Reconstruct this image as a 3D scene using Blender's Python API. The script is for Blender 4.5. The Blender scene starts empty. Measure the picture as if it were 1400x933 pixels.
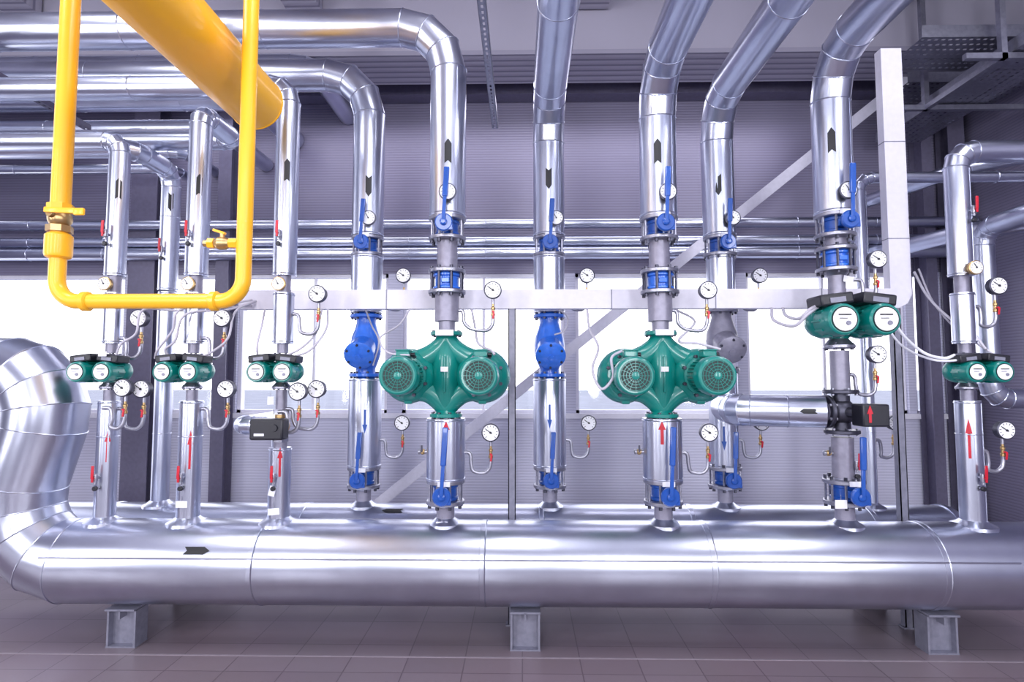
import bpy, bmesh, math
from math import pi, sin, cos, radians, sqrt
from mathutils import Vector, Matrix
V=Vector
SC=bpy.context.scene
COL=SC.collection
F=790.0; CAM=V((0,-3.6,1.62)); TILT=radians(3.6); YAW=radians(1.0)
RM=Matrix.Rotation(YAW,3,'Z')@Matrix.Rotation(pi/2+TILT,3,'X')
def P(u,v,Y):
    d=RM@V(((u-700)/F,-(v-466.5)/F,-1)); return CAM+d*((Y-CAM.y)/d.y)

# ---------------- materials ----------------
def newmat(name):
    m=bpy.data.materials.new(name); m.use_nodes=True
    return m,m.node_tree,m.node_tree.nodes['Principled BSDF']
def simple(name,col,rough=.45,metal=0.,var=.08,bump=0.,scale=30,coat=0.,spec=None):
    m,nt,b=newmat(name)
    n=nt.nodes.new('ShaderNodeTexNoise'); n.inputs['Scale'].default_value=scale; n.inputs['Detail'].default_value=3
    tc=nt.nodes.new('ShaderNodeTexCoord'); nt.links.new(tc.outputs['Object'],n.inputs['Vector'])
    r=nt.nodes.new('ShaderNodeValToRGB')
    r.color_ramp.elements[0].position=.3; r.color_ramp.elements[1].position=.7
    r.color_ramp.elements[0].color=(*[c*(1-var) for c in col],1); r.color_ramp.elements[1].color=(*[min(1,c*(1+var)) for c in col],1)
    nt.links.new(n.outputs['Fac'],r.inputs['Fac']); nt.links.new(r.outputs['Color'],b.inputs['Base Color'])
    b.inputs['Roughness'].default_value=rough; b.inputs['Metallic'].default_value=metal
    if coat: b.inputs['Coat Weight'].default_value=coat
    if bump:
        bp=nt.nodes.new('ShaderNodeBump'); bp.inputs['Strength'].default_value=bump; bp.inputs['Distance'].default_value=.01
        nt.links.new(n.outputs['Fac'],bp.inputs['Height']); nt.links.new(bp.outputs['Normal'],b.inputs['Normal'])
    return m
def cladmat():
    m,nt,b=newmat('galvanised_cladding')
    tc=nt.nodes.new('ShaderNodeTexCoord')
    n3=nt.nodes.new('ShaderNodeTexNoise'); n3.inputs['Scale'].default_value=5; n3.inputs['Detail'].default_value=4
    nt.links.new(tc.outputs['Object'],n3.inputs['Vector'])
    cr=nt.nodes.new('ShaderNodeValToRGB'); cr.color_ramp.elements[0].position=.3; cr.color_ramp.elements[1].position=.7
    cr.color_ramp.elements[0].color=(.54,.565,.68,1); cr.color_ramp.elements[1].color=(.62,.65,.77,1)
    nt.links.new(n3.outputs['Fac'],cr.inputs['Fac']); nt.links.new(cr.outputs['Color'],b.inputs['Base Color'])
    b.inputs['Metallic'].default_value=1; b.inputs['Roughness'].default_value=.28
    return m
def ribwall(name,c1,c2,period,axis='Z',bump=.25,rough=.4):
    m,nt,b=newmat(name)
    tc=nt.nodes.new('ShaderNodeTexCoord'); w=nt.nodes.new('ShaderNodeTexWave')
    w.bands_direction=axis; w.inputs['Scale'].default_value=(1/period)*(2*pi)/20; w.wave_profile='SIN'
    nt.links.new(tc.outputs['Object'],w.inputs['Vector'])
    cr=nt.nodes.new('ShaderNodeValToRGB'); cr.color_ramp.elements[0].position=.0; cr.color_ramp.elements[0].color=(*c2,1)
    cr.color_ramp.elements[1].position=.35; cr.color_ramp.elements[1].color=(*c1,1)
    nt.links.new(w.outputs['Fac'],cr.inputs['Fac']); nt.links.new(cr.outputs['Color'],b.inputs['Base Color'])
    bp=nt.nodes.new('ShaderNodeBump'); bp.inputs['Strength'].default_value=bump; bp.inputs['Distance'].default_value=.004
    nt.links.new(w.outputs['Fac'],bp.inputs['Height']); nt.links.new(bp.outputs['Normal'],b.inputs['Normal'])
    b.inputs['Roughness'].default_value=rough
    return m
def floormat():
    m,nt,b=newmat('floor_tiles')
    tc=nt.nodes.new('ShaderNodeTexCoord'); br=nt.nodes.new('ShaderNodeTexBrick')
    br.offset=0; br.inputs['Scale'].default_value=1; br.inputs['Brick Width'].default_value=.33; br.inputs['Row Height'].default_value=.33
    br.inputs['Mortar Size'].default_value=.0035; br.inputs['Color1'].default_value=(.20,.158,.19,1); br.inputs['Color2'].default_value=(.225,.18,.215,1)
    br.inputs['Mortar'].default_value=(.13,.10,.125,1)
    nt.links.new(tc.outputs['Object'],br.inputs['Vector'])
    n=nt.nodes.new('ShaderNodeTexNoise'); n.inputs['Scale'].default_value=1.2; n.inputs['Detail'].default_value=2
    nt.links.new(tc.outputs['Object'],n.inputs['Vector'])
    mx=nt.nodes.new('ShaderNodeMix'); mx.data_type='RGBA'; mx.blend_type='MULTIPLY'; mx.inputs[0].default_value=.15
    nt.links.new(br.outputs['Color'],mx.inputs[6]); nt.links.new(n.outputs['Color'],mx.inputs[7])
    nt.links.new(mx.outputs[2],b.inputs['Base Color'])
    b.inputs['Roughness'].default_value=.3
    bp=nt.nodes.new('ShaderNodeBump'); bp.invert=True; bp.inputs['Strength'].default_value=.3; bp.inputs['Distance'].default_value=.002
    nt.links.new(br.outputs['Fac'],bp.inputs['Height']); nt.links.new(bp.outputs['Normal'],b.inputs['Normal'])
    return m
CLAD=cladmat()
BARE=simple('grey_primed_steel',(.28,.27,.35),.42,.35,.1,.1)
FLG=simple('flange_steel',(.34,.34,.41),.35,.85,.15,.1)
DARKM=simple('dark_bolt_steel',(.08,.08,.11),.4,.8)
BLUE=simple('blue_enamel',(.008,.075,.38),.3,0,.1,coat=.4)
BLUE2=simple('bright_blue_enamel',(.03,.16,.70),.3,0,.1,coat=.4)
TEAL=simple('teal_enamel',(.0,.21,.18),.32,0,.0,.0,coat=.4)
TEALD=simple('dark_teal_recess',(.0,.02,.02),.5)
BLACK=simple('black_plastic',(.012,.012,.02),.4)
STICK=simple('black_sticker',(.006,.006,.01),.5)
WHITE=simple('white_paper',(.80,.80,.88),.6,0,.03)
DIAL=simple('white_dial',(.88,.88,.93),.4,0,.01)
RED=simple('red_enamel',(.55,.01,.03),.35)
YEL=simple('yellow_enamel',(1.0,.50,.018),.36,0,.0,coat=.15)
BRASS=simple('brass',(.50,.34,.16),.35,.9)
TRUNK=simple('white_trunking_plastic',(.70,.68,.78),.4,0,.03)
PURP=simple('lavender_painted_steel',(.13,.12,.19),.5,0,.08)
STEELG=simple('grey_painted_steel',(.23,.23,.30),.45,.2,.12,.1)
CONC=ribwall('ceiling_concrete',(.36,.345,.43),(.18,.17,.24),.09,'Y',.5,.7)
CABLE=simple('grey_conduit',(.50,.48,.56),.45)
TUBE=simple('siphon_steel',(.40,.40,.47),.35,.8)
BRACE=simple('pale_painted_brace',(.60,.59,.70),.5,0,.05)
FRAMEM=simple('window_frame_paint',(.78,.77,.86),.4,0,.03)
GALV=simple('galvanised_strut',(.28,.28,.35),.38,.8,.12)
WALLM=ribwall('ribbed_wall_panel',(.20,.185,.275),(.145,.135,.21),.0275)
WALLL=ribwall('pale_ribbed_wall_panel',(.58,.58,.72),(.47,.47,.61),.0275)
FLOORM=floormat()
def glassmat():
    m=bpy.data.materials.new('clear_glass'); m.use_nodes=True; nt=m.node_tree; nt.nodes.clear()
    o=nt.nodes.new('ShaderNodeOutputMaterial'); mx=nt.nodes.new('ShaderNodeMixShader'); mx.inputs[0].default_value=.06
    t=nt.nodes.new('ShaderNodeBsdfTransparent'); g=nt.nodes.new('ShaderNodeBsdfGlossy'); g.inputs['Roughness'].default_value=.05
    nt.links.new(t.outputs[0],mx.inputs[1]); nt.links.new(g.outputs[0],mx.inputs[2]); nt.links.new(mx.outputs[0],o.inputs[0]); return m
GLASS=glassmat()

# ---------------- mesh builder ----------------
class B:
    def __init__(s): s.bm=bmesh.new(); s.mats=[]
    def mi(s,m):
        if m not in s.mats: s.mats.append(m)
        return s.mats.index(m)
    def face(s,vs,i):
        try: f=s.bm.faces.new(vs)
        except ValueError: return
        f.material_index=i
    def sweep(s,pts,rad,mat,seg=28,cap=True,bead=0):
        i0=s.mi(mat); pts=[V(p) for p in pts]; n=len(pts)
        if not isinstance(rad,(list,tuple)): rad=[rad]*n
        D=[(pts[i+1]-pts[i]).normalized() for i in range(n-1)]
        d=D[0]; a=d.cross(V((0,0,1)))
        if a.length<.05: a=d.cross(V((0,1,0)))
        a.normalize(); b=d.cross(a).normalized(); rings=[]
        for i in range(n):
            di=D[max(0,i-1)]; nn=di if i in(0,n-1) else (D[i-1]+D[i]).normalized()
            if i==0: nn=D[0]
            ring=[]
            for k in range(seg):
                t=2*pi*k/seg; o=(a*cos(t)+b*sin(t))*rad[i]
                ring.append(s.bm.verts.new(pts[i]+o-di*(o.dot(nn)/di.dot(nn))))
            rings.append(ring)
            if 0<i<n-1:
                q=di.rotation_difference(D[i]); a=q@a; b=q@b
                if bead: s.ringbead([v.co.copy() for v in ring],pts[i],nn,bead,mat)
        for i in range(n-1):
            for k in range(seg):
                s.face([rings[i][k],rings[i][(k+1)%seg],rings[i+1][(k+1)%seg],rings[i+1][k]],i0)
        if cap:
            s.face(rings[0][::-1],i0); s.face(rings[-1],i0)
        return s
    def ringbead(s,co,c,nn,r,mat,ms=6):
        i0=s.mi(mat); rg=[]
        for p in co:
            e=(p-c).normalized(); rg.append([s.bm.verts.new(p+e*r*cos(2*pi*j/ms)+nn*r*sin(2*pi*j/ms)) for j in range(ms)])
        m=len(rg)
        for k in range(m):
            for j in range(ms): s.face([rg[k][j],rg[(k+1)%m][j],rg[(k+1)%m][(j+1)%ms],rg[k][(j+1)%ms]],i0)
    def cyl(s,p0,p1,r,mat,r1=None,seg=28): return s.sweep([p0,p1],[r,r if r1 is None else r1],mat,seg)
    def lathe(s,c,ax,prof,mat,seg=28):
        i0=s.mi(mat); c=V(c); ax=V(ax).normalized(); a=ax.cross(V((0,0,1)))
        if a.length<.05: a=ax.cross(V((0,1,0)))
        a.normalize(); b=ax.cross(a); rings=[]
        for r,t in prof:
            r=max(r,.0004)
            rings.append([s.bm.verts.new(c+ax*t+(a*cos(2*pi*k/seg)+b*sin(2*pi*k/seg))*r) for k in range(seg)])
        for i in range(len(rings)-1):
            for k in range(seg): s.face([rings[i][k],rings[i][(k+1)%seg],rings[i+1][(k+1)%seg],rings[i+1][k]],i0)
        s.face(rings[0][::-1],i0); s.face(rings[-1],i0)
        return s
    def torus(s,c,n,R,r,mat,seg=32,ms=6):
        i0=s.mi(mat); c=V(c); n=V(n).normalized(); a=n.cross(V((0,0,1)))
        if a.length<.05: a=n.cross(V((0,1,0)))
        a.normalize(); b=n.cross(a); rg=[]
        for k in range(seg):
            t=2*pi*k/seg; e=a*cos(t)+b*sin(t)
            rg.append([s.bm.verts.new(c+e*(R+r*cos(2*pi*j/ms))+n*r*sin(2*pi*j/ms)) for j in range(ms)])
        for k in range(seg):
            for j in range(ms):
                s.face([rg[k][j],rg[(k+1)%seg][j],rg[(k+1)%seg][(j+1)%ms],rg[k][(j+1)%ms]],i0)
        return s
    def box(s,c,size,mat,rot=None,bev=0):
        i0=s.mi(mat); c=V(c); hx,hy,hz=[q/2 for q in size]
        r=rot if rot is not None else Matrix.Identity(3)
        vs=[s.bm.verts.new(c+r@V((x*hx,y*hy,z*hz))) for x in(-1,1) for y in(-1,1) for z in(-1,1)]
        fs=[]
        for q in((0,1,3,2),(4,6,7,5),(0,4,5,1),(2,3,7,6),(0,2,6,4),(1,5,7,3)):
            f=s.bm.faces.new([vs[k] for k in q]); f.material_index=i0; fs.append(f)
        if bev:
            es=list({e for f in fs for e in f.edges})
            bmesh.ops.bevel(s.bm,geom=es,offset=bev,segments=2,affect='EDGES',profile=.5)
        return s
    def ball(s,c,r,mat,seg=24,rings=14):
        i0=s.mi(mat); rr=r if isinstance(r,(tuple,list)) else (r,r,r)
        res=bmesh.ops.create_uvsphere(s.bm,u_segments=seg,v_segments=rings,radius=1,matrix=Matrix.Translation(V(c))@Matrix.Diagonal((*rr,1)))
        for v in res['verts']:
            for f in v.link_faces: f.material_index=i0
        return s
    def prism(s,poly,y0,y1,mat):
        i0=s.mi(mat); a=[s.bm.verts.new((x,y0,z)) for x,z in poly]; b=[s.bm.verts.new((x,y1,z)) for x,z in poly]
        s.face(a,i0); s.face(b[::-1],i0); n=len(poly)
        for k in range(n): s.face([a[k],b[k],b[(k+1)%n],a[(k+1)%n]],i0)
        return s
    def hexes(s,c,ax,R,n,r,h,mat,ph=0):
        c=V(c); ax=V(ax).normalized(); a=ax.cross(V((0,0,1)))
        if a.length<.05: a=ax.cross(V((0,1,0)))
        a.normalize(); b=ax.cross(a)
        for k in range(n):
            t=2*pi*(k+.5)/n+ph; p=c+(a*cos(t)+b*sin(t))*R
            s.sweep([p-ax*h/2,p+ax*h/2],r,mat,6)
        return s
    def mesh(s,name,thr=20,shift=None):
        if shift is not None: bmesh.ops.translate(s.bm,verts=s.bm.verts,vec=shift)
        bmesh.ops.recalc_face_normals(s.bm,faces=s.bm.faces)
        me=bpy.data.meshes.new(name); s.bm.to_mesh(me); s.bm.free()
        for m in s.mats: me.materials.append(m)
        me.polygons.foreach_set('use_smooth',[True]*len(me.polygons))
        me.set_sharp_from_angle(angle=radians(thr)); me.update()
        return me

def root(name,label,cat,loc,group=None,kind=None):
    o=bpy.data.objects.new(name,None); o.empty_display_size=.05; o.location=loc
    o['label']=label; o['category']=cat
    if group: o['group']=group
    if kind: o['kind']=kind
    COL.objects.link(o); return o
def child(par,name,me,label=None):
    o=bpy.data.objects.new(name,me); o.parent=par; COL.objects.link(o)
    if label: o['label']=label
    return o
def solo(name,label,cat,b,loc=(0,0,0),kind=None,group=None,thr=20):
    loc=V(loc); o=bpy.data.objects.new(name,b.mesh(name,thr,-loc)); o.location=loc
    o['label']=label; o['category']=cat
    if kind: o['kind']=kind
    if group: o['group']=group
    COL.objects.link(o); return o
PF={}
def place(key,builder,name,label,cat,loc,rotz=0,scale=1,group=None):
    if key not in PF: PF[key]=builder()
    r=root(name,label,cat,loc,group); r.rotation_euler=(0,0,rotz); r.scale=(scale,)*3
    objs=[]
    for (pn,me,pi_,lb) in PF[key]:
        o=child(r if pi_ is None else objs[pi_],pn,me,lb); objs.append(o)
    return r

def fillet(pts,R,n=3):
    pts=[V(p) for p in pts]; out=[pts[0]]
    if not isinstance(R,(list,tuple)): R=[R]*(len(pts)-2)
    for i in range(1,len(pts)-1):
        a=(pts[i-1]-pts[i]).normalized(); b=(pts[i+1]-pts[i]).normalized()
        ang=a.angle(b); L=R[i-1]/math.tan(ang/2); r=R[i-1]
        c=pts[i]+(a+b).normalized()*(r/sin(ang/2)); s0=pts[i]+a*L-c; s1=pts[i]+b*L-c
        for k in range(n+1):
            t=k/n; q=s0.normalized().slerp(s1.normalized(),t); out.append(c+q*r)
    out.append(pts[-1]); return out
def catmull(pts,n=8):
    pts=[V(p) for p in pts]; pp=[pts[0]*2-pts[1]]+pts+[pts[-1]*2-pts[-2]]; out=[]
    for i in range(1,len(pp)-2):
        for k in range(n):
            t=k/n; a,b,c,d=pp[i-1:i+3]
            out.append(.5*((2*b)+(c-a)*t+(2*a-5*b+4*c-d)*t*t+(3*b-a-3*c+d)*t**3))
    out.append(pts[-1]); return out

def arrow(c,ax,face,R,L,W,style,mat,off=.0012):
    """sticker bent around a cylinder. ax = arrow direction along pipe axis"""
    b=B(); i0=b.mi(mat); c=V(c); ax=V(ax).normalized(); n=V(face).normalized(); t=ax.cross(n); RR=R+off
    h=W/2
    if style=='fletch':
        f=lambda s:(-L/2+(h-abs(s))*.9, L/2-abs(s)*1.5); xs=[-h+W*k/12 for k in range(13)]
        segs=[(xs,f)]
    else:
        w=h*.42; f1=lambda s:(L*.12,L/2-abs(s)*(.38*L/h)); f2=lambda s:(-L/2,L*.12)
        segs=[([-h+W*k/12 for k in range(13)],f1),([-w+2*w*k/4 for k in range(5)],f2)]
    for xs,f in segs:
        cols=[]
        for s in xs:
            lo,hi=f(s); th=s/RR; e=(n*cos(th)+t*sin(th))*RR
            cols.append((b.bm.verts.new(c+e+ax*lo),b.bm.verts.new(c+e+ax*hi)))
        for k in range(len(cols)-1):
            b.face([cols[k][0],cols[k+1][0],cols[k+1][1],cols[k][1]],i0)
    return b

# ---------------- prefabs ----------------
def flange_mesh(z,r=.118,t=.024,up=1,neck=.062,mat=FLG):
    b=B()
    b.lathe((0,0,z),(0,0,1),[(r-.004,-t/2),(r,-t/2+.004),(r,t/2-.004),(r-.004,t/2)],mat,32)
    b.lathe((0,0,z),(0,0,up),[(neck+.018,t/2),(neck,t/2+.022)],mat,28)
    return b
def pf_butterfly(L):
    def f():
        r=[]
        bd=B(); bd.lathe((0,0,0),(0,0,1),[(.074,-.05),(.078,-.044),(.078,-.03),(.070,-.024),(.070,.024),(.078,.03),(.078,.044),(.074,.05)],BLUE,32)
        bd.cyl((0,-.06,0),(0,-.165,0),.024,BLUE); bd.box((0,-.088,0),(.065,.05,.045),BLUE,bev=.006)
        bd.cyl((0,.06,0),(0,.1,0),.02,BLUE)
        r.append(('valve_body',bd.mesh('valve_body'),None,None))
        for z,u in((.063,1),(-.063,-1)): r.append(('flange',flange_mesh(z,up=u,neck=.05).mesh('flange'),None,None))
        bo=B(); bo.hexes((0,0,.086),(0,0,1),.1,8,.011,.02,DARKM); bo.hexes((0,0,-.086),(0,0,1),.1,8,.011,.02,DARKM)
        bo.hexes((0,0,0),(0,0,1),.1,8,.008,.17,FLG)
        r.append(('bolts',bo.mesh('bolts'),None,None))
        h=B(); h.lathe((0,-.16,0),(0,-1,0),[(.05,0),(.055,.005),(.055,.02),(.048,.028),(.022,.028),(.022,.04),(.012,.045)],BLUE,32)
        h.box((.03,-.176,-.028),(.05,.016,.04),BLUE,bev=.004)
        r.append(('lever_hub',h.mesh('lever_hub'),None,None))
        l=B(); rot=Matrix.Rotation(radians(3),3,'Y')@Matrix.Rotation(radians(-2),3,'X')
        l.box(rot@V((0,-.20,L*.25)),(.022,.012,L*.5),BLUE,rot,.003); l.box(rot@V((0,-.20,L*.72)),(.034,.02,L*.56),BLUE,rot,.006)
        r.append(('lever',l.mesh('lever'),None,'blue lever with moulded grip'))
        t=B(); t.box((.005,-.122,.064),(.075,.003,.03),WHITE)
        r.append(('tag',t.mesh('tag'),None,'small white paper tag'))
        return r
    return f
def pf_check():
    r=[]; bd=B(); bd.lathe((0,0,0),(0,0,1),[(.08,-.053),(.088,-.045),(.088,-.035),(.074,-.028),(.074,.028),(.088,.035),(.088,.045),(.08,.053)],BLUE2,32)
    bd.box((0,-.08,0),(.05,.02,.03),BLUE2,bev=.004)
    r.append(('valve_body',bd.mesh('valve_body'),None,None))
    for z,u in((.065,1),(-.065,-1)): r.append(('flange',flange_mesh(z,up=u,neck=.055).mesh('flange'),None,None))
    bo=B(); bo.hexes((0,0,.086),(0,0,1),.1,8,.011,.016,DARKM); bo.hexes((0,0,-.086),(0,0,1),.1,8,.011,.016,DARKM); bo.hexes((0,0,0),(0,0,1),.1,8,.0085,.17,DARKM)
    r.append(('bolts',bo.mesh('bolts'),None,None)); return r
def pf_strainer(mat):
    def f():
        r=[]; bd=B()
        bd.lathe((0,0,0),(0,0,1),[(.075,-.205),(.07,-.17),(.085,-.13),(.108,-.06),(.112,0),(.105,.06),(.082,.12),(.07,.17),(.075,.205)],mat,32)
        bd.sweep([(0,0,.02),(0,-.09,-.03),(0,-.17,-.075)],[.085,.092,.094],mat,32)
        r.append(('strainer_body',bd.mesh('strainer_body',35),None,None))
        cp=B(); d=V((0,-.85,-.5)).normalized(); cp.lathe(V((0,-.165,-.07)),d,[(.1,0),(.106,.006),(.106,.022),(.09,.03),(.06,.04),(.022,.044),(.022,.055),(.01,.056)],mat,32)
        cp.hexes(V((0,-.165,-.07))+d*.028,d,.088,6,.009,.02,DARKM)
        r.append(('strainer_cap',cp.mesh('strainer_cap'),None,None))
        for z,u in((.215,1),(-.215,-1)):
            fl=flange_mesh(z,up=u,neck=.06,mat=mat if mat!=BARE else FLG); fl.hexes((0,0,z),(0,0,1),.1,8,.01,.05,DARKM)
            r.append(('flange',fl.mesh('flange'),None,'bolted flange'))
        return r
    return f
def pf_twinpump():
    r=[]; c=B()
    for sx in(-1,1):
        c.lathe((sx*.228,0,-.01),(0,-1,0),[(.07,-.12),(.12,-.11),(.142,-.095),(.156,-.07),(.166,-.04),(.170,0),(.166,.03),(.153,.06),(.134,.082),(.112,.098),(.106,.115),(.1,.12)],TEAL,48)
        for sz in(-1,1):
            q=catmull([(0,0,sz*.25),(sx*.006,0,sz*.215),(sx*.045,0,sz*.16),(sx*.11,0,sz*.11),(sx*.20,0,sz*.08-.01)],6)
            n=len(q); c.sweep(q,[.052+.022*(k/(n-1)) for k in range(n)],TEAL,28)
    # solid cast middle with a shallow vertical web
    c.lathe((0,0,0),(0,0,1),[(.05,-.23),(.062,-.19),(.078,-.13),(.088,-.06),(.09,0),(.088,.06),(.078,.13),(.062,.19),(.05,.23)],TEAL,40)
    c.box((0,-.082,0),(.014,.03,.22),TEAL,bev=.005)
    for sx in(-1,1):
        c.hexes((sx*.228,-.112,-.01),(0,1,0),.125,8,.011,.03,DARKM)
        c.box((sx*.228,-.02,-.163),(.05,.07,.04),TEAL,bev=.008)
    r.append(('pump_casing',c.mesh('pump_casing',40),None,None))
    for z,u in((.253,-1),(-.253,1)):
        b=flange_mesh(z,.1,.024,up=u,mat=TEAL,neck=.054); b.hexes((0,0,z),(0,0,1),.084,8,.01,.04,DARKM)
        r.append(('flange',b.mesh('flange'),None,None))
    q_=.06
    for sx in(-1,1):
        m=B(); x=sx*.228
        m.cyl((x,-.1,-.01),(x,-.35+q_,-.01),.088,TEAL,seg=32)
        for k in range(28):
            t=2*pi*k/28; rot=Matrix.Rotation(-t,3,'Y')
            m.box(V((x,-.23+q_/2,-.01))+rot@V((.096,0,0)),(.024,.2-q_,.006),TEAL,rot)
        m.lathe((x,0,-.01),(0,-1,0),[(.115,.1),(.12,.105),(.12,.12),(.105,.13)],TEAL,32)
        r.append(('motor',m.mesh('motor'),None,'ribbed teal electric motor')); mi=len(r)-1
        fc=B(); fc.lathe((x,q_,-.01),(0,-1,0),[(.108,.325),(.113,.33),(.113,.395),(.106,.415),(.098,.42)],TEAL,36)
        fc.cyl((x,q_-.418,-.01),(x,q_-.4215,-.01),.088,TEALD,seg=32)
        for R_ in(.036,.052,.068,.084): fc.torus((x,q_-.423,-.01),(0,1,0),R_,.0018,TEAL)
        for k in range(16):
            rot=Matrix.Rotation(2*pi*k/16,3,'Y'); fc.box(V((x,q_-.423,-.01))+rot@V((.055,0,0)),(.07,.004,.0024),TEAL,rot)
        fc.lathe((x,q_-.42,-.01),(0,-1,0),[(.022,0),(.022,.006),(.016,.008)],TEAL,24)
        r.append(('fan_cover',fc.mesh('fan_cover'),mi,'round teal fan cover with open grille'))
        tb=B(); tb.box((x+.0,-.19,.118),(.08,.09,.04),TEAL,bev=.008); tb.box((x,-.19,.14),(.086,.096,.008),TEAL,bev=.003); tb.cyl((x+.04,-.19,.115),(x+.065,-.19,.115),.012,BLACK)
        r.append(('terminal_box',tb.mesh('terminal_box'),mi,None))
    t=B(); t.box((.0,-.098,.03),(.045,.004,.03),WHITE)
    r.append(('rating_plate',t.mesh('rating_plate'),None,'small white rating plate'))
    t=B(); t.box((0,-.108,.253),(.11,.004,.035),WHITE)
    r.append(('tag',t.mesh('tag'),None,'white paper tag on the flange'))
    return r
def pf_circ():
    r=[]; c=B()
    for sx in(-1,1):
        c.lathe((sx*.072,-.02,0),(0,-1,0),[(.04,-.05),(.062,-.035),(.07,0),(.068,.03),(.058,.045)],TEAL,28)
    c.ball((0,0,0),(.07,.05,.08),TEAL); c.cyl((0,0,-.1),(0,0,.1),.036,TEAL)
    r.append(('pump_casing',c.mesh('pump_casing',32),None,None))
    for z,u in((.1,-1),(-.1,1)):
        b=flange_mesh(z,.06,.018,up=u,neck=.036,mat=FLG); b.hexes((0,0,z),(0,0,1),.048,4,.008,.03,DARKM); r.append(('flange',b.mesh('flange'),None,None))
    for sx in(-1,1):
        x=sx*.078; m=B()
        m.lathe((x,0,-.005),(0,-1,0),[(.052,.06),(.058,.065),(.058,.12),(.063,.125),(.063,.17),(.060,.185),(.054,.19)],TEAL,32)
        for k in range(10):
            rot=Matrix.Rotation(2*pi*k/10,3,'Y'); m.box(V((x,-.10,-.005))+rot@V((.06,0,0)),(.014,.06,.008),TEAL,rot)
        r.append(('motor_head',m.mesh('motor_head'),None,'round teal motor head')); mi=len(r)-1
        fc=B(); fc.cyl((x,-.188,-.005),(x,-.193,-.005),.045,DIAL); fc.torus((x,-.191,-.005),(0,1,0),.047,.003,TEALD)
        fc.box((x,-.1945,.012),(.048,.002,.005),BLACK); fc.box((x-.006,-.1945,-.002),(.030,.002,.0025),BLACK); fc.lathe((x+.012,-.193,-.02),(0,-1,0),[(.009,0),(.008,.006)],STEELG,20)
        r.append(('face_plate',fc.mesh('face_plate'),mi,'white printed face plate'))
        bx=B(); rot=Matrix.Rotation(radians(sx*7),3,'Y'); bx.box((x*1.05,-.095,.078),(.13,.12,.045),BLACK,rot,.008); bx.box((x*1.05,-.157,.074),(.06,.004,.02),STEELG,rot)
        r.append(('control_box',bx.mesh('control_box'),mi,'black plastic control box'))
    return r
def pf_gauge(dx):
    def f():
        r=[]; t=B()
        pts=catmull([(-.02,0,0),(.02,0,0),(.035,0,-.02),(.04,0,-.075),(.055+(dx-.16)*.5,0,-.115),(dx-.045,0,-.125),(dx-.01,0,-.10),(dx,0,-.06),(dx,0,-.03)],6)
        t.sweep(pts,.0115,TUBE,12)
        r.append(('siphon_tube',t.mesh('siphon_tube',60),None,'bent steel siphon tube'))
        c=B(); c.lathe((dx,0,-.035),(0,0,1),[(.012,0),(.014,.004),(.014,.016),(.010,.02),(.010,.04),(.013,.044),(.013,.055),(.008,.06),(.008,.08)],BRASS,20)
        r.append(('gauge_cock',c.mesh('gauge_cock'),None,'small brass cock')); ci=len(r)-1
        h=B(); h.box((dx+.004,-.022,-.03),(.012,.006,.045),RED,Matrix.Rotation(radians(8),3,'Y'),.002); h.cyl((dx,-.005,-.008),(dx,-.026,-.008),.006,RED,seg=20)
        r.append(('cock_lever',h.mesh('cock_lever'),ci,'red lever'))
        g=B(); g.lathe((dx,.01,.125),(0,-1,0),[(.047,0),(.052,.004),(.052,.034),(.056,.036),(.056,.044),(.050,.047)],DARKM,32)
        g.cyl((dx,0,.04),(dx,0,.075),.009,TUBE,seg=20)
        r.append(('gauge_case',g.mesh('gauge_case'),None,None)); gi=len(r)-1
        d=B(); d.cyl((dx,-.034,.125),(dx,-.0385,.125),.0485,DIAL,seg=32)
        for k in range(11):
            a=radians(-135+27*k); rot=Matrix.Rotation(a,3,'Y'); d.box(V((dx,-.039,.125))+rot@V((0,0,.039)),(.0032,.001,.012 if k%2==0 else .008),BLACK,rot)
        r.append(('dial',d.mesh('dial'),gi,'white dial with black ticks'))
        n=B(); rot=Matrix.Rotation(radians(-55),3,'Y'); n.box(V((dx,-.041,.125))+rot@V((0,0,.012)),(.005,.0012,.046),BLACK,rot); n.cyl((dx,-.038,.125),(dx,-.043,.125),.007,BLACK,seg=20)
        r.append(('needle',n.mesh('needle'),gi,None)); return r
    return f
def pf_thermo(R_):
    def f():
        r=[]; g=B(); g.cyl((0,.02,0),(0,-.03,0),.012,BRASS,seg=20)
        g.lathe((0,-.025,0),(0,-1,0),[(R_*.9,0),(R_,.004),(R_,.018),(R_*1.08,.02),(R_*1.08,.028),(R_*.97,.03)],DARKM if R_>.045 else BRASS,32)
        r.append(('thermometer_case',g.mesh('thermometer_case'),None,None))
        d=B(); d.cyl((0,-.052,0),(0,-.0565,0),R_*.93,DIAL,seg=32)
        for k in range(9):
            a=radians(-120+30*k); rot=Matrix.Rotation(a,3,'Y'); d.box(V((0,-.057,0))+rot@V((0,0,R_*.74)),(.0028,.001,R_*.2),BLACK,rot)
        r.append(('dial',d.mesh('dial'),0,'white dial with black ticks'))
        n=B(); rot=Matrix.Rotation(radians(-30),3,'Y'); n.box(V((0,-.059,0))+rot@V((0,0,R_*.25)),(.004,.001,R_*.8),BLACK,rot); n.cyl((0,-.056,0),(0,-.061,0),.005,BLACK,seg=20)
        r.append(('needle',n.mesh('needle'),0,None)); return r
    return f
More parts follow.
